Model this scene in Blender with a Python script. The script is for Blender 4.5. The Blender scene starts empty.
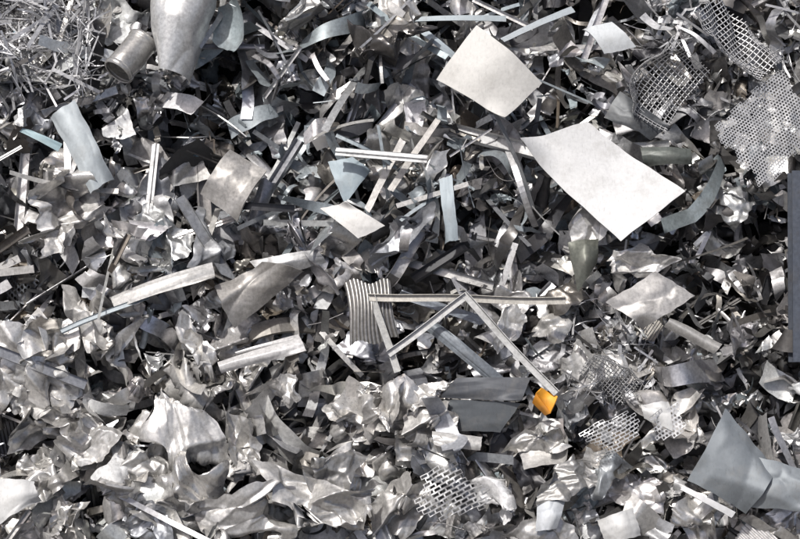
import bpy, math, numpy as np
from mathutils import Vector
rng=np.random.default_rng(52)
U=lambda a,b:float(rng.uniform(a,b))
# ---------------------------------------------------------------- heap frame
SL=math.radians(50); TH=math.radians(12); DIST=16.0
O=np.array([0,0,3.6]); X=np.array([1.,0,0]); T=np.array([0,math.cos(SL),math.sin(SL)]); N=np.array([0,-math.sin(SL),math.cos(SL)])
B=np.stack([X,T,N])
def world(P): return O+P@B
def H(x,y,h=0.2):
    """survey sheet of the heap (1 unit = 1 cm across the slope) -> slope coords s,t,h (m)"""
    u=(x-400)/100; v=(269.5-y)/100; t=v
    for _ in range(6):
        d=(DIST+t*math.sin(TH)-h*math.cos(TH))/DIST
        t=(v*d-h*math.sin(TH))/math.cos(TH)
    return np.array([u*d,t,h])
# ---------------------------------------------------------------- piece tools
def grid(nu,nv):
    i=np.arange(nu*nv).reshape(nu,nv)
    return np.stack([i[:-1,:-1],i[1:,:-1],i[1:,1:],i[:-1,1:]],-1).reshape(-1,4)
def bend(P,ang,knots):
    c,s=math.cos(ang),math.sin(ang)
    x=P[:,0]*c+P[:,1]*s; y=-P[:,0]*s+P[:,1]*c; z=P[:,2]
    xs=np.linspace(x.min()-1e-4,x.max()+1e-4,240); th=np.zeros_like(xs)
    for (k,a,w) in knots: th+=a*np.clip((xs-k)/w+.5,0,1)
    th-=th[120]; dx=xs[1]-xs[0]
    cx=np.cumsum(np.cos(th))*dx; cz=np.cumsum(np.sin(th))*dx
    t=np.interp(x,xs,th); X1=np.interp(x,xs,cx)-z*np.sin(t); Z1=np.interp(x,xs,cz)+z*np.cos(t)
    X1-=X1.mean(); Z1-=Z1.mean()
    return np.stack([X1*c-y*s,X1*s+y*c,Z1],1)
def rk(L,sharp):
    out=[]
    for _ in range(rng.integers(1,4) if sharp else 1):
        if sharp: out.append((U(-.4,.4)*L,math.radians(U(25,110))*rng.choice([-1,1]),U(.015,.06)*L))
        else: out.append((U(-.2,.2)*L,math.radians(U(20,130))*rng.choice([-1,1]),U(.5,1.)*L))
    return out
def crumpl(P,amp,n,size,soft=.02):
    q=P.copy(); dz=np.zeros(len(P))
    for i in range(n):
        a=U(0,6.28); d=P[:,0]*math.cos(a)+P[:,1]*math.sin(a)-U(-.45,.45)*size
        dz+=U(-1,1)*np.sqrt(d*d+(soft*size)**2)
    dz-=dz.mean(); q[:,2]+=dz*amp*2
    return q
def ridged(P,size,octs,sf=.004):
    x=P[:,0]/size;y=P[:,1]/size
    x=x+.06*np.sin(U(2,5)*y*2+U(0,6)); y=y+.06*np.sin(U(2,5)*x*2+U(0,6)); z=0
    for f,a in octs:
        for k in range(3):
            t=U(0,6.28);d=(x*math.cos(t)+y*math.sin(t))*f*U(.7,1.4)+U(0,1)
            s=np.abs((d%1)-.5)*2; s=np.sqrt((s-.5)**2+sf)*2
            z=z+a*U(-1,1)*s
    return (z-z.mean())*size
def facets(P,m,slope,st=1.):
    """creased, piecewise-planar relief of crushed sheet: ~m flat facets, given face slope"""
    p=P[:,:2]/np.ptp(P[:,:2],axis=0).clip(.05)*1.0
    ang=U(0,3.14);R=np.array([[math.cos(ang),-math.sin(ang)],[math.sin(ang),math.cos(ang)]]);p=p@R*np.array([st,1/st])
    h=1/math.sqrt(m);k=slope*2/h
    def pm():
        c=rng.uniform(-.7,.7,(int(m*2),2));return (p@c.T-(c*c).sum(1)/2).max(1)
    z=k*(pm()-pm());return z-z.mean()
def sheet(w,l,n,jit=.25,cut=2,rag=.012):
    u,v=np.meshgrid(np.linspace(-.5,.5,n),np.linspace(-.5,.5,n),indexing='ij'); u=u.ravel();v=v.ravel()
    c=[np.array([a*w,b*l])*(1+rng.uniform(-jit,jit,2)) for a,b in((-.5,-.5),(.5,-.5),(.5,.5),(-.5,.5))]
    p=sum(((.5+sa*u)*(.5+sb*v))[:,None]*cc for (sa,sb),cc in zip(((-1,-1),(1,-1),(1,1),(-1,1)),c))
    for _ in range(cut):
        a=U(0,6.28); dd=np.array([math.cos(a),math.sin(a)]); lim=U(.33,.55)*min(w,l)*1.1; e=p@dd-lim
        p-=np.clip(e,0,None)[:,None]*dd
    m=min(w,l)
    for f,a in ((5,1.6),(13,.8)):
        tri=lambda q:2/math.pi*np.arcsin(np.sin(q))
        p[:,0]+=rag*a*m*tri(v*f*U(.7,1.3)*2+U(0,6))*np.abs(u)*2; p[:,1]+=rag*a*m*tri(u*f*U(.7,1.3)*2+U(0,6))*np.abs(v)*2
    return np.column_stack([p,np.zeros(len(p))]),grid(n,n)
def g_plate(n=17):
    l=U(.7,1.1);w=U(.14,.75);P,F=sheet(w,l,n,.25,2,.012)
    P=crumpl(P,U(.0,.06),4,1)
    if rng.random()<.65:P[:,2]+=facets(P,U(3,9),U(.08,.38))*min(w,.6)
    P=bend(P,U(1.2,1.9),rk(1.,rng.random()<.6))
    P=bend(P,U(0,3.14),rk(.8,rng.random()<.8))
    return P,F,True
def g_crumple(n=26,k=1.):
    l=U(.8,1.2);w=U(.4,1.);P,F=sheet(w,l,n,.3,3,.025)
    k*=U(.5,1.2);st=U(1,1.7)
    D=np.stack([facets(P,5,.24*k,st),facets(P,5,.24*k,st),facets(P,6,.85*k,st)],1)*min(1,w+.2)
    if n>20: D+=np.stack([facets(P,22,.12*k,st),facets(P,22,.12*k,st),facets(P,24,.42*k,st)],1)*w
    if n>40: D+=np.stack([facets(P,80,.05*k),facets(P,80,.05*k),facets(P,90,.18*k)],1)*w
    P=P+D
    for _ in range(rng.integers(2,4) if n<40 else rng.integers(1,3)):P=bend(P,U(0,3.14),rk(.8,rng.random()<.85))
    e=P.max(0)-P.min(0); P=P/max(e)*U(.8,1.1)
    return P,F,True
def strip(l,w,nu=30,nv=3,tw=1.0,skew=0):
    x,y=np.meshgrid(np.linspace(-.5,.5,nu)*l,np.linspace(-.5,.5,nv)*w,indexing='ij');x=x.ravel();y=y.ravel()
    a=tw*x/l; P=np.column_stack([x,y*np.cos(a)+skew*x,y*np.sin(a)])
    return P,grid(nu,nv)
def g_strip(wmin=.05,wmax=.2):
    P,F=strip(1,U(wmin,wmax),30,4,U(-2.2,2.2))
    P[:,1]*=1+U(-.7,.7)*P[:,0]
    P[:,1]+=wmin*.15*np.sin(P[:,0]*U(10,25)+U(0,6))
    P=bend(P,U(-.3,.3),rk(.9,False))
    if rng.random()<.75:P=bend(P,U(-.5,.5),rk(.9,True))
    return P,F,True
def g_shred(): return g_strip(.012,.035)
def g_straight():
    P,F=strip(1,U(.02,.09),10,2,U(-.4,.4)); P=bend(P,0,[(0,U(-.5,.5),.9)]); return P,F,True
def g_curl():
    L=U(1.2,2.2);P,F=strip(L,U(.1,.45),44,3,U(-.7,.7),U(-.3,.3))
    P[:,1]*=1+U(-.3,.3)*P[:,0]
    P=bend(P,U(-.1,.1),[(0,math.radians(U(120,380)),L)])
    if rng.random()<.6:P=bend(P,U(.3,1.5),rk(.8,True))
    return P*.6,F,True
def sweep(sec,l,nu=12,closed=False):
    sec=np.array(sec,float)
    if closed: sec=np.vstack([sec,sec[:1]])
    ns=len(sec); xs=np.linspace(-.5,.5,nu)*l
    P=np.zeros((nu,ns,3)); P[:,:,0]=xs[:,None]; P[:,:,1:]=sec[None]
    return P.reshape(-1,3),grid(nu,ns)
def g_channel():
    a=U(.02,.055);b=U(.015,.055);k=rng.integers(0,4)
    if k==0:s=[(a,0),(0,0),(0,b)]
    elif k==1:s=[(-a,b),(-a,0),(a,0),(a,b)]
    elif k==2:s=[(-a,b*.3),(-a,0),(-a*.3,0),(-a*.2,b),(a*.2,b),(a*.3,0),(a,0),(a,b*.3)]
    else:s=[(-a,0),(a,0),(a,b),(-a,b)]
    P,F=sweep(s,1,18,k==3)
    if rng.random()<.65:P=bend(P,U(-.2,.2),rk(.9,rng.random()<.6))
    return P,F,False
def g_tube():
    r=U(.06,.18);n=24;a=np.linspace(0,U(2.4,6.0),n); nu=18
    P,F=sweep(np.column_stack([r*np.cos(a),r*np.sin(a)]),U(.5,1),nu)
    P[:,2]*=U(.25,1.)
    P=P+np.stack([0*P[:,0],facets(P,10,.10),facets(P,10,.2)],1)*r*1.6
    P[:,0]+=.15*r*np.sin(P[:,1]*30)*np.sign(P[:,0])
    return P,F,True
def g_wire(r=.004):
    n=40;d=np.cumsum(rng.normal(0,.16,(n,3)),0)+np.array([2.2,0,0]);d/=np.linalg.norm(d,axis=1)[:,None]
    c=np.cumsum(d,0)/n; c-=c.mean(0); up=np.cross(d,[0.1,.2,1.]);up/=np.linalg.norm(up,axis=1)[:,None];sd=np.cross(d,up)
    q=[c+r*(up*math.cos(a)+sd*math.sin(a)) for a in (0,2.09,4.19,6.283)]
    return np.stack(q,1).reshape(-1,3),grid(n,4),True
def perf(nx,ny,hole=.34,keep=1.,sx=1.):
    o=np.array([(-.5,-.5),(0,-.5),(.5,-.5),(.5,0),(.5,.5),(0,.5),(-.5,.5),(-.5,0)])
    a=np.arctan2(o[:,1],o[:,0]); inn=hole*np.column_stack([np.cos(a),np.sin(a)])*np.array([1.08,1.0])
    if sx>1: # slotted pattern: squarer openings
        inn=o*np.array([.80,.62])
    V=[];F=[];k=0; ph=U(0,6)
    for i in range(nx):
        for j in range(ny):
            if rng.random()>keep: continue
            if i<1.2+1.2*math.sin(j*.7+ph) or i>nx-1.6+1.2*math.sin(j*.5+ph): continue
            if j<.6+.8*math.sin(i*.45+ph*2) or j>ny-1+.9*math.sin(i*.6): continue
            c=np.array([i-nx/2+.5+(.5 if j%2 else 0),j-ny/2+.5])
            V+=[(c+o)*[sx,1],(c+inn)*[sx,1]]
            for m in range(8):
                n=(m+1)%8; F.append((k+m,k+n,k+8+n,k+8+m))
            k+=16
    V=np.vstack(V)/max(nx*sx,ny); return np.column_stack([V,np.zeros(len(V))]),np.array(F)
def g_perf():
    P,F=perf(rng.integers(10,20),rng.integers(8,16),U(.28,.42),.97)
    P=crumpl(P,U(.03,.12),4,1); P=bend(P,U(0,3.14),rk(.8,rng.random()<.7)); P=bend(P,U(0,3.14),rk(.8,False))
    return P,F,False
def g_corr():
    P,F=sheet(U(.4,.7),U(.5,.9),34,.1,1)
    P[:,2]+=.014*np.sin(P[:,0]*90); P=bend(P,U(0,3.14),rk(.8,True)); return P,F,True
LIB={}
for nm,f,n in (('plate',g_plate,170),('crumple',g_crumple,110),('crumpleS',lambda:g_crumple(14),60),('hero',lambda:g_crumple(64,1.),30),('strip',g_strip,120),('shred',g_shred,60),('straight',g_straight,30),
               ('curl',g_curl,50),('channel',g_channel,50),('tube',g_tube,40),('wire',g_wire,30),('perf',g_perf,12),('corr',g_corr,8)):
    LIB[nm]=[f() for _ in range(n)]
def rot(spin,tilt,s2):
    def rz(a):c,s=math.cos(a),math.sin(a);return np.array([[c,-s,0],[s,c,0],[0,0,1]])
    c,s=math.cos(tilt),math.sin(tilt);rx=np.array([[1,0,0],[0,c,-s],[0,s,c]])
    return rz(spin)@rx@rz(s2)
class Acc:
    def __init__(s): s.V=[];s.F=[];s.C=[];s.S=[];s.n=0
    def add(s,P,F,col,smooth=True):
        s.V.append(P);s.F.append(F+s.n);s.n+=len(P)
        s.C.append(np.tile(np.array(col,float),(len(P),1)));s.S.append(np.full(len(F),smooth))
    def build(s,name,mat):
        V=world(np.vstack(s.V));F=np.vstack(s.F);C=np.vstack(s.C);S=np.concatenate(s.S)
        c=V.mean(0); V=V-c
        me=bpy.data.meshes.new(name); me.vertices.add(len(V)); me.vertices.foreach_set('co',V.ravel().astype(np.float32))
        me.loops.add(F.size); me.loops.foreach_set('vertex_index',F.ravel().astype(np.int32))
        me.polygons.add(len(F)); me.polygons.foreach_set('loop_start',np.arange(0,F.size,4,dtype=np.int32))
        me.polygons.foreach_set('use_smooth',S.astype(bool))
        me.update(calc_edges=True)
        at=me.attributes.new('tint','FLOAT_COLOR','POINT'); at.data.foreach_set('color',C.ravel().astype(np.float32))
        me.materials.append(mat)
        ob=bpy.data.objects.new(name,me); bpy.context.collection.objects.link(ob)
        ob.location=c
        return ob
# ---------------------------------------------------------------- materials
def metal_mat(name,dirt=.5,bump=.35,rough=.3,dirtcol=(.05,.044,.038,1),grain=.28,scr=.12,lo=.5):
    m=bpy.data.materials.new(name);m.use_nodes=True;nt=m.node_tree;nd=nt.nodes;L=nt.links;b=nd['Principled BSDF']
    at=nd.new('ShaderNodeAttribute');at.attribute_name='tint'
    tc=nd.new('ShaderNodeTexCoord')
    def noise(sc,de,ro=.5,src=None):
        n=nd.new('ShaderNodeTexNoise');n.inputs['Scale'].default_value=sc;n.inputs['Detail'].default_value=de;n.inputs['Roughness'].default_value=ro;L.new(src or tc.outputs['Object'],n.inputs['Vector']);return n
    n1=noise(3.2,10,.72);n2=noise(30,5,.6);n3=noise(7,2)
    mp=nd.new('ShaderNodeMapping');mp.inputs['Scale'].default_value=(1,.06,.35);mp.inputs['Rotation'].default_value=(.4,.3,.7);L.new(tc.outputs['Object'],mp.inputs['Vector'])
    n4=noise(60,4,.7,mp.outputs[0])
    r=nd.new('ShaderNodeMapRange');r.inputs['From Min'].default_value=lo;r.inputs['From Max'].default_value=lo+.2;r.inputs['To Max'].default_value=dirt
    L.new(n1.outputs['Fac'],r.inputs['Value'])
    r2=nd.new('ShaderNodeMapRange');r2.inputs['From Min'].default_value=.3;r2.inputs['From Max'].default_value=.7;r2.inputs['To Min'].default_value=1-grain;r2.inputs['To Max'].default_value=1+grain*.4
    L.new(n2.outputs['Fac'],r2.inputs['Value'])
    r4=nd.new('ShaderNodeMapRange');r4.inputs['From Min'].default_value=.56;r4.inputs['From Max'].default_value=.7;r4.inputs['To Min'].default_value=1;r4.inputs['To Max'].default_value=1-scr*2
    L.new(n4.outputs['Fac'],r4.inputs['Value'])
    mm=nd.new('ShaderNodeMath');mm.operation='MULTIPLY';L.new(r2.outputs[0],mm.inputs[0]);L.new(r4.outputs[0],mm.inputs[1])
    mu=nd.new('ShaderNodeVectorMath');mu.operation='SCALE';L.new(at.outputs['Color'],mu.inputs[0]);L.new(mm.outputs[0],mu.inputs['Scale'])
    mx=nd.new('ShaderNodeMix');mx.data_type='RGBA';L.new(r.outputs[0],mx.inputs[0]);L.new(mu.outputs[0],mx.inputs[6]);mx.inputs[7].default_value=dirtcol
    L.new(mx.outputs[2],b.inputs['Base Color'])
    sb=nd.new('ShaderNodeMath');sb.operation='MULTIPLY_ADD';sb.use_clamp=True;L.new(r.outputs[0],sb.inputs[0]);sb.inputs[1].default_value=-.6;L.new(at.outputs['Alpha'],sb.inputs[2]);L.new(sb.outputs[0],b.inputs['Metallic'])
    ra=nd.new('ShaderNodeMath');ra.operation='MULTIPLY_ADD';L.new(n2.outputs['Fac'],ra.inputs[0]);ra.inputs[1].default_value=.2;ra.inputs[2].default_value=rough-.12
    ge=nd.new('ShaderNodeNewGeometry');rb=nd.new('ShaderNodeMath');rb.operation='MULTIPLY_ADD';L.new(ge.outputs['Random Per Island'],rb.inputs[0]);rb.inputs[1].default_value=.25
    L.new(ra.outputs[0],rb.inputs[2]);L.new(rb.outputs[0],b.inputs['Roughness'])
    bp=nd.new('ShaderNodeBump');bp.inputs['Strength'].default_value=bump;bp.inputs['Distance'].default_value=.04
    L.new(n3.outputs['Fac'],bp.inputs['Height'])
    L.new(bp.outputs[0],b.inputs['Normal'])
    return m
M_scrap=metal_mat('scrap_metal',.6,.10,.31)
M_paint=metal_mat('painted_sheet',.36,.06,.42,(.20,.185,.16,1),grain=.10,scr=.10,lo=.50)
M_alu=metal_mat('aluminium',.4,.1,.34)
def simple(name,c1,c2,sc,rough=.9):
    m=bpy.data.materials.new(name);m.use_nodes=True;nt=m.node_tree;b=nt.nodes['Principled BSDF'];n=nt.nodes.new('ShaderNodeTexNoise');n.inputs['Scale'].default_value=sc;n.inputs['Detail'].default_value=8
    tc=nt.nodes.new('ShaderNodeTexCoord');nt.links.new(tc.outputs['Object'],n.inputs['Vector'])
    r=nt.nodes.new('ShaderNodeValToRGB');r.color_ramp.elements[0].position=.35;r.color_ramp.elements[1].position=.65
    r.color_ramp.elements[0].color=(*c1,1);r.color_ramp.elements[1].color=(*c2,1);nt.links.new(n.outputs['Fac'],r.inputs[0]);nt.links.new(r.outputs[0],b.inputs['Base Color']);b.inputs['Roughness'].default_value=rough
    return m
M_ground=simple('yard_dirt',(.09,.08,.07),(.17,.155,.135),1.5)
M_core=simple('gap_shade_core',(.008,.008,.007),(.02,.018,.015),6)  # near-black base colour paints the shade seen in the gaps of the pile
# ---------------------------------------------------------------- landmark definitions
W=(.54,.54,.535,0.)
LM=[] # name, corners, color, archU, archV, crumple, mat, thick
def lm(name,cs,col,au=0,av=0,cr=0,mat=None,th=.012,clear=True): LM.append((name,cs,col,au,av,cr,mat or M_scrap,th,clear))
lm('white_metal_panel',[(437,80,.42),(477,25,.5),(541,83,.45),(503,122,.5)],(.48,.47,.445,0.),.03,.08,.012,M_paint)
lm('white_metal_panel',[(518,145,.42),(586,121,.42),(685,191,.50),(621,242,.55)],W,.02,-.05,.010,M_paint)
lm('white_metal_panel',[(320,209,.38),(346,203,.4),(385,226,.42),(358,239,.42)],(.54,.53,.51,.0),.0,.03,.008,M_paint)
lm('white_metal_panel',[(584,28,.4),(612,23,.4),(636,47,.4),(604,54,.4)],(.47,.49,.50,.0),.0,.04,.01,M_paint)
lm('steel_plate',[(606,303,.36),(655,273,.34),(695,297,.38),(644,328,.4)],(.36,.35,.34,.5),.03,.02,.03)
lm('steel_plate',[(200,193,.3),(229,150,.3),(268,172,.3),(238,219,.36)],(.38,.365,.345,.5),.10,-.05,.04)
lm('steel_plate',[(214,288,.28),(262,262,.38),(302,270,.34),(232,326,.34)],(.34,.325,.305,.5),-.12,.10,.04)
lm('steel_plate',[(250,262,.3),(318,250,.34),(326,262,.3),(268,282,.28)],(.32,.32,.32,.5),.05,.03,.02)
lm('painted_strip',[(52,118,.36),(75,102,.4),(112,178,.36),(92,194,.36)],(.38,.415,.43,.1),.06,.04,.03,M_paint)
lm('painted_strip',[(328,163,.32),(352,158,.36),(370,170,.34),(345,206,.34)],(.29,.345,.375,.1),.03,.02,.03,M_paint)
lm('painted_strip',[(439,180,.35),(452,175,.38),(458,240,.32),(446,242,.32)],(.30,.345,.37,.1),.0,.05,.01,M_paint)
lm('aluminium_strip',[(110,297,.3),(116,309,.34),(216,279,.34),(212,262,.3)],(.52,.51,.49,.3),.02,.12,.01,M_alu)
lm('aluminium_strip',[(364,208,.36),(369,213,.36),(406,142,.36),(400,138,.36)],(.56,.54,.51,.2),.0,.02,.0,M_alu)
lm('aluminium_strip',[(387,189,.4),(393,192,.4),(441,121,.4),(436,118,.4)],(.46,.44,.41,.2),.0,.02,.0,M_alu)
lm('duct_offcut',[(217,362,.36),(221,373,.40),(307,352,.40),(300,337,.36)],(.58,.57,.56,.15),.06,.03,.01,M_alu)
lm('duct_offcut',[(235,352,.36),(240,358,.30),(302,343,.30),(298,334,.30)],(.5,.49,.48,.3),.02,.03,.0,M_alu)
lm('slate_sheet',[(688,480,.34),(726,408,.5),(775,470,.36),(748,512,.36)],(.20,.22,.235,.25),.10,.05,.06,M_paint)
lm('slate_sheet',[(745,455,.36),(800,470,.42),(806,512,.38),(740,506,.34)],(.21,.23,.245,.25),.06,.08,.06,M_paint)
lm('folded_steel_box',[(438,397,.28),(456,378,.38),(530,378,.38),(521,402,.42)],(.07,.075,.085,.3),.02,.03,.01,M_paint)
lm('folded_steel_box',[(438,398,.28),(521,403,.42),(500,432,.25),(450,430,.18)],(.11,.12,.13,.3),.02,.0,.01,M_paint)
lm('yellow_plastic_chip',[(536,393,.46),(541,388,.48),(558,397,.48),(551,413,.44)],(.75,.34,.03,.0),.03,-.05,.0,M_paint)
lm('yellow_plastic_chip',[(536,393,.46),(551,413,.44),(546,415,.36),(533,402,.36)],(.55,.22,.02,.0),.0,.02,.0,M_paint,clear=False)
lm('steel_plate',[(-8,478,.34),(34,482,.38),(40,500,.38),(-8,530,.4)],(.50,.50,.49,.1),.06,.04,.04,M_paint)
lm('steel_plate',[(568,243,.3),(598,240,.32),(596,262,.3),(578,292,.34)],(.12,.125,.105,.4),.05,.05,.04)
lm('steel_plate',[(620,92,.3),(668,128,.3),(650,140,.3),(604,118,.28)],(.06,.065,.07,.3),.05,.03,.03)
lm('painted_strip',[(640,148,.3),(690,150,.34),(692,164,.34),(644,166,.3)],(.09,.10,.09,.2),.05,.03,.02)
lm('steel_plate',[(670,318,.34),(722,345,.34),(714,353,.34),(664,326,.34)],(.42,.41,.39,.4),.0,.05,.01)
lm('painted_strip',[(415,22,.36),(422,17,.36),(506,16,.4),(506,22,.4)],(.29,.33,.35,.1),.0,.03,.0,M_paint)
lm('painted_strip',[(500,38,.42),(504,42,.42),(575,12,.4),(571,6,.4)],(.33,.365,.385,.1),.0,.03,.0,M_paint)
lm('painted_strip',[(418,32,.4),(424,28,.4),(460,58,.36),(455,62,.36)],(.33,.38,.41,.1),.0,.03,.0,M_paint)
lm('painted_strip',[(20,132,.4),(24,128,.4),(62,144,.4),(58,152,.4)],(.24,.33,.355,.1),.0,.03,.01,M_paint)
lm('painted_strip',[(60,330,.36),(63,334,.36),(150,299,.36),(148,294,.36)],(.36,.40,.42,.2),.0,.05,.0,M_paint)
lm('painted_strip',[(395,298,.34),(402,292,.34),(490,318,.3),(480,326,.3)],(.22,.24,.27,.3),.0,.03,.01)
lm('painted_strip',[(420,325,.34),(432,319,.36),(506,380,.3),(494,386,.3)],(.19,.21,.23,.3),.02,.05,.01)
lm('steel_plate',[(432,432,.34),(482,438,.34),(480,450,.36),(434,446,.36)],(.5,.49,.47,.3),.03,.03,.02)
lm('steel_plate',[(640,405,.36),(668,402,.4),(672,432,.38),(645,418,.34)],(.52,.52,.51,.1),.05,.03,.04,M_paint)
lm('steel_plate',[(538,500,.36),(566,497,.36),(556,528,.38),(536,532,.38)],(.46,.48,.50,.2),.05,.03,.04,M_paint)
lm('painted_strip',[(680,490,.42),(684,486,.42),(735,512,.4),(731,518,.4)],(.56,.56,.56,.1),.0,.03,.0,M_paint)
lm('steel_plate',[(598,520,.36),(632,508,.4),(640,535,.4),(606,545,.36)],(.50,.50,.49,.1),.10,.03,.04,M_paint)
polys=[np.array([H(*c)[:2] for c in l[1]]) for l in LM if l[8]]
for a in ([(700,75),(800,75),(800,185),(735,160)],[(415,470),(490,465),(485,525),(415,530)],[(585,415),(640,412),(640,455),(585,455)],[(630,60),(700,55),(705,115),(640,120)],[(700,0),(770,0),(770,80),(700,80)],
          [(275,485),(375,485),(370,530),(275,535)],[(345,282),(396,280),(398,345),(350,345)],[(155,395),(205,390),(210,455),(160,460)],[(100,30),(150,30),(150,85),(100,85)]):
    polys.append(np.array([H(*c)[:2] for c in a]))
lowpoly=np.array([H(*c)[:2] for c in [(365,285),(470,280),(575,290),(572,405),(535,400),(385,380)]])
def inpoly(p,q,grow=1.12):
    c=q.mean(0); q=c+(q-c)*grow; ins=False;j=len(q)-1
    for i in range(len(q)):
        if (q[i,1]>p[1])!=(q[j,1]>p[1]) and p[0]<(q[j,0]-q[i,0])*(p[1]-q[i,1])/(q[j,1]-q[i,1])+q[i,0]: ins=not ins
        j=i
    return ins
hollow=[(565,112,.5,.5),(745,250,.7,.8),(650,235,.35,.5),(545,262,.35,.45),(640,130,.5,.5),(60,90,.3,.3),(30,300,.4,.4),
        (100,400,.4,.35),(300,120,.35,.3),(480,210,.35,.35),(620,350,.4,.3),(250,330,.25,.4),(560,440,.4,.35),(760,400,.45,.45),(440,270,.3,.3),(300,420,.3,.35),
        (150,120,.4,.3),(180,330,.3,.4),(700,370,.4,.35),(400,360,.3,.3),(90,490,.3,.35),(390,470,.3,.35)]
hollow=[(*H(a,b,0)[:2],r,d) for a,b,r,d in hollow]
def und(s,t):
    h=.11*np.sin(1.7*s+.6*t+1)+.10*np.sin(2.3*t-1.1*s)+.11*np.sin(4.1*s+3.3*t)+.09*np.sin(6.7*s-5.3*t+2)
    for a,b,r,d in hollow: h-=d*math.exp(-((s-a)**2+(t-b)**2)/(r*r))
    return h
# ---------------------------------------------------------------- palette
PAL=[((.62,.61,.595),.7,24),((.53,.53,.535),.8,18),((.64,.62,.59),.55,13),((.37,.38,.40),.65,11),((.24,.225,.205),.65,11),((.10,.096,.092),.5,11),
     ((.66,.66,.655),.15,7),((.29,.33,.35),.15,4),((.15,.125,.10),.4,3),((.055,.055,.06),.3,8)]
wts=np.array([p[2] for p in PAL],float)
def pick(px,py,deep=False,sc=.2):
    w=wts.copy()
    if 200<px<620 and py<240: w[7]*=2.8; w[3]*=2.2
    if py>380 or (px<250 and py>200): w[2]*=1.8;w[0]*=1.3
    if px>620 and 120<py<400: w[5]*=2.5;w[9]*=2.5;w[2]*=.5  # darker weights paint the shade of the right-hand hollow into the pieces
    if deep: w[5]*=3;w[9]*=3;w[4]*=2;w[6]*=.2  # buried pieces lean dark, gap shade put into their colour
    if not deep and sc<.18 and rng.random()<.010: return (*[(.04,.2,.33),(.08,.23,.27),(.36,.22,.09),(.3,.1,.07),(.12,.2,.24)][rng.integers(5)],.1)
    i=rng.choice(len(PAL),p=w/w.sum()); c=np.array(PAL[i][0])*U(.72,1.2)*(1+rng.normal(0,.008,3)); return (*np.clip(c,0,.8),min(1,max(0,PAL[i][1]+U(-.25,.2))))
pile=Acc()
KP=['plate','crumple','strip','shred','straight','curl','channel','tube','wire','perf','corr']
def scatter(n,h0,h1,smin,smax,prob,deep=False,region=None,col=None,tilt=(0,80),acc=pile,avoid=True):
    prob=np.array(prob,float);prob/=prob.sum()
    for _ in range(n):
        k=KP[rng.choice(len(KP),p=prob)]
        if region: px=U(region[0],region[2]);py=U(region[1],region[3])
        else: px=U(-190,990);py=U(-140,710)
        s,t,_z=H(px,py,0)
        sc=smin*(smax/smin)**(rng.random()**1.1)
        lib=LIB['crumpleS' if (k=='crumple' and (sc<.16 or deep)) else ('hero' if (k=='crumple' and sc>.62) else k)]
        P,F,sm=lib[rng.integers(len(lib))]
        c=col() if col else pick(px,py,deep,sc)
        if k in('strip','shred','straight','channel','wire'): sc*=1.6; tl=math.radians(U(0,32)); s2=U(0,6.28)
        else: tl=math.radians(U(*tilt)); s2=U(0,6.28)
        h=U(h0,h1)+und(s,t)
        if avoid and any(inpoly((s,t),q) for q in polys): h=min(h,-.12-.25*sc); tl*=.5
        if avoid and inpoly((s,t),lowpoly,1.05): h=min(h,.12-.4*sc)
        R=rot(U(0,6.28),tl,s2)
        if k in('strip','straight','shred','wire'):
            a=U(-1.,1.);c_,s_=math.cos(a),math.sin(a);R=rot(U(0,6.28),0,0)@np.array([[math.cos(tl),0,-math.sin(tl)],[0,1,0],[math.sin(tl),0,math.cos(tl)]])@np.array([[1,0,0],[0,c_,-s_],[0,s_,c_]])
        Q=(P*sc*np.array([1,rng.choice([-1,1]),1]))@R.T+np.array([s,t,h])
        acc.add(Q,F,c,sm)
#            plate crum strip shred strt curl chan tube wire perf corr
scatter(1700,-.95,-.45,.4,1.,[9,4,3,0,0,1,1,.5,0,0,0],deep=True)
scatter(2500,-.45,-.05,.28,.85,[13,6,8,.5,1,3,2.5,.5,.4,.06,.3])
scatter(2000,-.14,.12,.22,.72,[13,8,10,1,1.5,3.5,3,.5,.6,.03,.3])
scatter(1000,.0,.2,.08,.26,[10,6,7,2,2,3,1,.2,.4,0,0])
scatter(560,-.02,.24,.48,1.0,[14,9,8,0,0,3,3,.4,0,0,.2],tilt=(0,60))
scatter(160,.0,.24,.3,.6,[0,0,2,5,2,.3,1,0,2,0,0])
pale=lambda:(*np.array((.66,.645,.62))*U(.75,1.1),U(.45,.8))
scatter(50,.05,.24,.5,.9,[5,10,0,0,0,0,0,0,0,0,0],region=(0,330,400,545),col=pale,tilt=(0,45))
scatter(24,.05,.22,.45,.8,[5,9,0,0,0,0,0,0,0,0,0],region=(400,400,700,545),col=pale,tilt=(0,45))
def bl():
    k=U(.7,1.2);return (.30*k,.335*k,.355*k,.2)
scatter(85,.0,.22,.2,.55,[4,0,4,.5,2,1,1,0,0,0,0],region=(230,60,560,230),col=bl)
scatter(46,.12,.3,.4,.8,[0,0,1,0,6,0,7,0,0,0,0],region=(200,20,620,240))
scatter(26,.12,.3,.4,.8,[0,0,2,0,6,0,5,0,0,0,0],region=(0,150,330,420))
pile.build('scrap_metal_pile',M_scrap)
ta=Acc(); lt=lambda:(*np.array((.60,.60,.61))*U(.45,1.15),U(.1,.6))
scatter(1500,.1,.45,.2,.42,[0,0,0,9,2,0,0,0,0,0,0],region=(-120,-90,100,95),col=lt,acc=ta,avoid=False)
ta.build('shredded_strip_tangle',M_alu)
tb=Acc()
scatter(460,.0,.35,.15,.42,[0,0,4,7,3,2,0,0,1,0,0],region=(630,-60,860,110),col=lt,acc=tb)
scatter(150,.05,.3,.12,.3,[0,0,1,7,2,.5,0,0,1,0,0],region=(560,300,660,400),col=lt,acc=tb)
tb.build('shredded_strip_tangle',M_alu)
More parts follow.
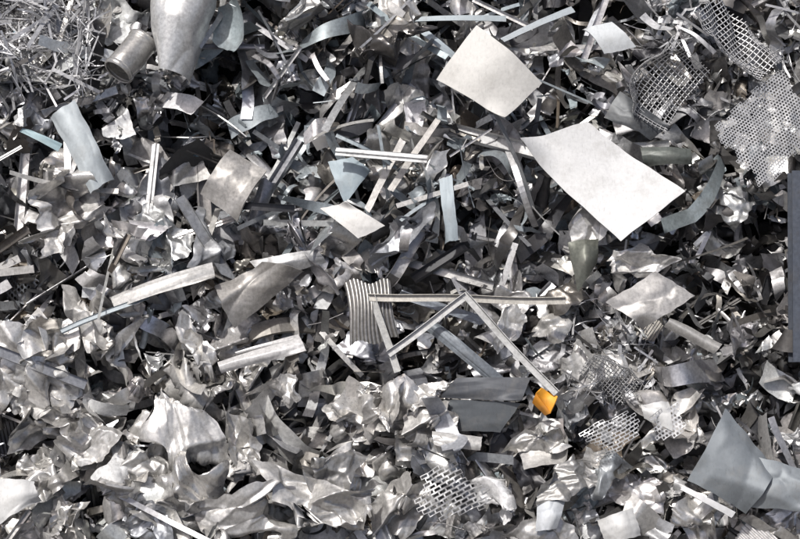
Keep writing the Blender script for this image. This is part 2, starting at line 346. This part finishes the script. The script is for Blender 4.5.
# ---------------------------------------------------------------- landmarks
def thick(P,nu,nv,th):
    G=P.reshape(nu,nv,3);du=np.gradient(G,axis=0);dv=np.gradient(G,axis=1);n=np.cross(du,dv);n/=np.linalg.norm(n,axis=2)[...,None]+1e-9
    Q=(G-n*th).reshape(-1,3);F=grid(nu,nv);k=nu*nv
    i=np.arange(k).reshape(nu,nv);loop=np.concatenate([i[:,0],i[-1,1:],i[-2::-1,-1],i[0,-2:0:-1]])
    a=loop;m=len(a);V=np.vstack([P,Q,P[a],Q[a]]);r=np.arange(m);rb=(r+1)%m
    E=np.stack([2*k+r,2*k+rb,2*k+m+rb,2*k+m+r],1)
    return V,np.vstack([F,F[:,::-1]+k,E])
for (name,cs,col,au,av,cr,mat,th,cl) in LM:
    n=34;u,v=np.meshgrid(np.linspace(0,1,n),np.linspace(0,1,n),indexing='ij');u=u.ravel();v=v.ravel()
    c=[H(*q) for q in cs]; big=np.linalg.norm(c[0]-c[2])
    P=sum(w[:,None]*p for w,p in zip(((1-u)*(1-v),u*(1-v),u*v,(1-u)*v),c))
    P[:,2]+=au*np.sin(u*math.pi)+av*np.sin(v*math.pi)
    k1,k2=U(3,9),U(3,9); e_=.004 if cr<.03 else .008
    P[:,0]+=e_*big*(np.sin(v*k1+U(0,6))+.5*np.arcsin(np.sin(v*k1*3))); P[:,1]+=e_*big*(np.sin(u*k2+U(0,6))+.5*np.arcsin(np.sin(u*k2*3)))
    if cr>0:
        cu,cv=[(0,0),(1,0),(1,1),(0,1)][rng.integers(4)];dd=np.clip(.38-np.hypot(u-cu,v-cv),0,None);P[:,2]+=dd*dd*2.2*big*rng.choice([-1,1])*.4
        P[:,2]+=facets(np.column_stack([u-.5,v-.5,u]),4,cr*4)*big*.6+facets(np.column_stack([u-.5,v-.5,u]),14,cr*1.2)*big*.6
    V,F=thick(P,n,n,th); A=Acc();A.add(V,F,col);A.build(name,mat)
def member(p0,p1,sec,col,acc,nu=14,closed=False,roll=0,wob=.006):
    p0,p1=H(*p0),H(*p1);d=p1-p0;L=np.linalg.norm(d);d/=L;sd=np.cross([0,0,1],d);sd/=np.linalg.norm(sd);up=np.cross(d,sd)
    P,F=sweep(sec,L,nu,closed);P=P.copy();P[:,1]+=wob*np.sin(P[:,0]*5+U(0,6));P[:,2]+=wob*2*np.sin(P[:,0]*4+U(0,6))
    Q=(p0+p1)/2+P[:,:1]*d+P[:,1:2]*sd+P[:,2:]*up;acc.add(Q,F,col,False)
A=Acc();L_=[(.034,-.02),(-.032,-.02),(-.032,-.014),(.028,-.014),(.028,.02),(.034,.02)];fc=(.48,.48,.47,.25)
member((368,297,.52),(566,301,.48),L_,(.42,.40,.36,.25),A,closed=True)
member((372,295,.5),(397,372,.46),L_,(.46,.46,.44,.25),A,closed=True)
member((388,354,.5),(467,296,.58),L_,fc,A,closed=True)
member((463,294,.58),(556,394,.5),L_,fc,A,closed=True)
A.build('window_frame_profile',M_alu)
A=Acc();n=90;u,v=np.meshgrid(np.linspace(0,1,n),np.linspace(0,1,16),indexing='ij');u=u.ravel();v=v.ravel()
c=[H(*q) for q in((345,284,.36),(388,280,.44),(400,338,.40),(352,346,.36))]
P=sum(w[:,None]*p for w,p in zip(((1-u)*(1-v),u*(1-v),u*v,(1-u)*v),c));P[:,2]+=.014*np.sin(u*math.pi*24)+.05*np.sin(v*3.1)+.07*np.sin(u*5);P[:,0]+=.02*np.sin(v*4+u*2);P[:,1]+=.03*np.sin(u*9)
V,F=thick(P,n,16,.008);A.add(V,F,(.32,.31,.295,.6),True);A.build('ribbed_heat_sink',M_scrap)
def tubeobj(p0,p1,r0,r1,col,name,mat,dent=.1,arc=6.283,a0=0,lip=False):
    p0,p1=H(*p0),H(*p1);d=p1-p0;L=np.linalg.norm(d);d/=L;sd=np.cross([0,0,1],d);sd/=np.linalg.norm(sd);up=np.cross(d,sd)
    nu,nv=44,64;a,b=np.meshgrid(np.linspace(0,1,nu),np.linspace(a0,a0+arc,nv),indexing='ij')
    r=r0+(r1-r0)*a; r=r*(1+dent*np.sin(b*2+a*5)*.6)
    r=r+facets(np.column_stack([a.ravel(),b.ravel()/6.283,b.ravel()]),12,dent*4).reshape(a.shape)*r0
    if lip: r=r*(1+.08*(np.abs(a-.05)<.03)+.08*(np.abs(a-.95)<.03))
    P=(p0+d*L*a[...,None]+(np.cos(b)*r)[...,None]*sd+(np.sin(b)*r)[...,None]*up).reshape(-1,3)
    A=Acc();V,F=thick(P,nu,nv,.012);A.add(V,F,col)
    if lip:
        for q,pc in ((.08,p0),(.92,p1)):
            bb=np.linspace(0,6.283,40);rr=np.linspace(0.001,1,6);R_,B_=np.meshgrid(rr,bb,indexing='ij');R2=R_*r0*.97
            Pc=(p0+d*L*q+(np.cos(B_)*R2)[...,None]*sd+(np.sin(B_)*R2)[...,None]*up+ (d*(.02*np.sin(R_*9))[...,None])).reshape(-1,3)
            A.add(Pc,grid(6,40),tuple(np.array(col)*np.array([.4,.4,.4,1])))
    return A.build(name,mat)
tubeobj((190,-22,.5),(164,72,.5),.27,.22,(.58,.58,.57,.45),'rolled_aluminium_sheet',M_alu,.13,arc=5.0,a0=-.9)
tubeobj((144,40,.38),(118,72,.5),.14,.14,(.42,.41,.39,.6),'metal_can',M_scrap,.02,lip=True)
tubeobj((400,26,.22),(386,48,.36),.11,.11,(.46,.43,.38,.6),'metal_can',M_scrap,.04,lip=True)
def perfobj(cx,cy,h,size,nx,ny,hole,R,col,bends=2,sx=1.,k=1.):
    P,F=perf(nx,ny,hole,.99,sx);P=crumpl(P,.06*k,5,1);P[:,2]+=ridged(P,1,((1.5,.05*k),(3,.02*k)))
    for _ in range(bends):P=bend(P,U(0,3.14),[(U(-.25,.25),math.radians(U(20,60))*k*rng.choice([-1,1]),U(.08,.5))])
    P=P*size@R.T+H(cx,cy,h);A=Acc();A.add(P,F,col,False);A.build('perforated_metal_sheet',M_alu)
pc=lambda:(*np.array((.52,.52,.52))*U(.8,1.1),.3)
for a in((768,128,.40,1.05,34,26,.34,.75,.3,2,1,.9),
         (668,424,.44,.42,11,8,.33,.6,.2,1,1,.6),(612,434,.42,.62,11,11,.42,.5,.3,2,1.7,.8),(450,494,.42,.75,10,13,.42,.5,.2,2,1.7,.9)):
    perfobj(a[0],a[1],a[2],a[3],a[4],a[5],a[6],rot(a[7],a[8],0),pc(),*a[9:])
def grille(cx,cy,h,size,nx,ny,R,col):
    A=Acc();r=.005/size;Vs=[];Fs=[];k=0
    for d,cnt,ln in ((0,ny,1.),(1,nx,ny/nx)):
        for i in range(cnt):
            P,F=sweep([(r,0),(0,r),(-r,0),(0,-r)],ln,30,True);P=P.copy();P[:,1]+=((i+.5)/cnt-.5)*(ny/nx if d==0 else 1.);P[:,2]+=(d*2-1)*r
            if d:P=P[:,[1,0,2]]
            Vs.append(P);Fs.append(F+k);k+=len(P)
    P=np.vstack(Vs);F=np.vstack(Fs)
    P[:,2]+=ridged(P,1,((1.3,.07),));P=bend(P,.5,[(0,U(.6,1.2),.6)]);P=bend(P,1.9,[(U(-.2,.2),U(.6,1.4),.15)])
    P=P*size@R.T+H(cx,cy,h);A.add(P,F,col,True);A.build('wire_grille',M_alu)
grille(662,84,.42,.9,20,15,rot(.6,.4,.3),(.50,.50,.50,.4));grille(735,40,.46,.95,20,14,rot(2.,.5,.3),(.58,.58,.58,.3));grille(612,375,.32,.55,16,12,rot(-.7,.6,0),(.38,.38,.38,.5))
def hero(cx,cy,h,sx,sy,spin,tilt,col,seed,name='crumpled_sheet'):
    P,F,_=LIB['hero'][seed%30];e=P.max(0)-P.min(0);P=P/e[:2].max();A=Acc()
    P=P*np.array([sx,sy,.8*min(sx,sy)])@rot(spin,tilt,0).T+H(cx,cy,h);A.add(P,F,col);A.build(name,M_scrap)
pl=np.array((.66,.645,.62,.6))
for i,a in enumerate(((182,425,.34,.8,1.0,.3,.3),(328,508,.36,1.2,.85,0,.2),(150,465,.3,.9,.7,.5,.2),(18,370,.34,.8,1.1,.2,.3),(60,205,.34,1.0,.65,.3,.3),(240,515,.34,1.0,.7,.3,.3),
        (330,470,.3,.8,.6,.9,.4),(430,395,.28,.6,.6,.9,.4),(585,225,.3,.8,.5,.9,.4),(60,240,.34,.8,.5,2.9,.4),(570,480,.34,.9,.7,1.9,.4),(640,260,.25,.8,.4,.4,.3),(285,395,.34,.6,.6,.4,.3),(540,535,.3,.8,.5,.4,.2),
        (300,20,.3,.7,.5,.4,.4),(200,350,.3,.7,.5,1.4,.4),(90,440,.3,.6,.5,2.4,.4),(120,240,.25,.7,.5,2.0,.5),(700,440,.25,.5,.4,1,.4),(505,330,.1,.6,.4,1,.4))):
    k=[1,.8,.55,1.05][i%4];hero(*a,(*(pl[:3]*k),pl[3]),i)
# steel column at the right edge
A=Acc();I=[(-.09,-.1),(.09,-.1),(.09,-.085),(.008,-.085),(.008,.085),(.09,.085),(.09,.1),(-.09,.1),(-.09,.085),(-.008,.085),(-.008,-.085),(-.09,-.085)]
member((800,362,.35),(799,172,.6),I,(.07,.08,.10,.2),A,closed=True,wob=0);A.build('steel_i_beam',M_scrap)
# ---------------------------------------------------------------- heap body and ground
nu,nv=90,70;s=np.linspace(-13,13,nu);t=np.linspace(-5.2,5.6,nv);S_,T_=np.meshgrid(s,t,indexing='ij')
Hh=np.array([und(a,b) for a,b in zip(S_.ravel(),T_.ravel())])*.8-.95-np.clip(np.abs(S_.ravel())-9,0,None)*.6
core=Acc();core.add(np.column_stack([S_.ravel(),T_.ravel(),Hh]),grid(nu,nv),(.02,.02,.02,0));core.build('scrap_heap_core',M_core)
me=bpy.data.meshes.new('ground');me.from_pydata([(-600,-600,0),(600,-600,0),(600,600,0),(-600,600,0)],[],[(0,1,2,3)]);me.materials.append(M_ground)
bpy.context.collection.objects.link(bpy.data.objects.new('ground',me))
# ---------------------------------------------------------------- light, camera
el=math.radians(65);az=math.atan2(-.5,-.45)
sd=Vector((math.sin(az)*math.cos(el),math.cos(az)*math.cos(el),math.sin(el)))
w=bpy.data.worlds.new('World');bpy.context.scene.world=w;w.use_nodes=True;nt=w.node_tree
sk=nt.nodes.new('ShaderNodeTexSky');sk.sky_type='NISHITA';sk.sun_disc=False;sk.sun_elevation=el;sk.sun_rotation=az;sk.dust_density=5;sk.air_density=.7
nt.links.new(sk.outputs[0],nt.nodes['Background'].inputs[0]);nt.nodes['Background'].inputs[1].default_value=.12
l=bpy.data.lights.new('sun','SUN');l.energy=4.0;l.angle=math.radians(2);l.color=(1,.98,.95)
lo=bpy.data.objects.new('sun',l);lo.rotation_euler=(-sd).to_track_quat('-Z','Y').to_euler();lo.location=(0,0,20);bpy.context.collection.objects.link(lo)
cam=bpy.data.cameras.new('camera');cam.lens=36*DIST/8;cam.sensor_width=36;cam.clip_end=2000
co=bpy.data.objects.new('camera',cam);bpy.context.collection.objects.link(co)
ce=math.pi/2-SL-TH;dirn=Vector((0,-math.cos(ce),math.sin(ce)))
co.location=Vector(O)+dirn*DIST;co.rotation_euler=(-dirn).to_track_quat('-Z','Y').to_euler()
bpy.context.scene.camera=co
vs=bpy.context.scene.view_settings;vs.view_transform='Standard';vs.look='None';vs.exposure=0
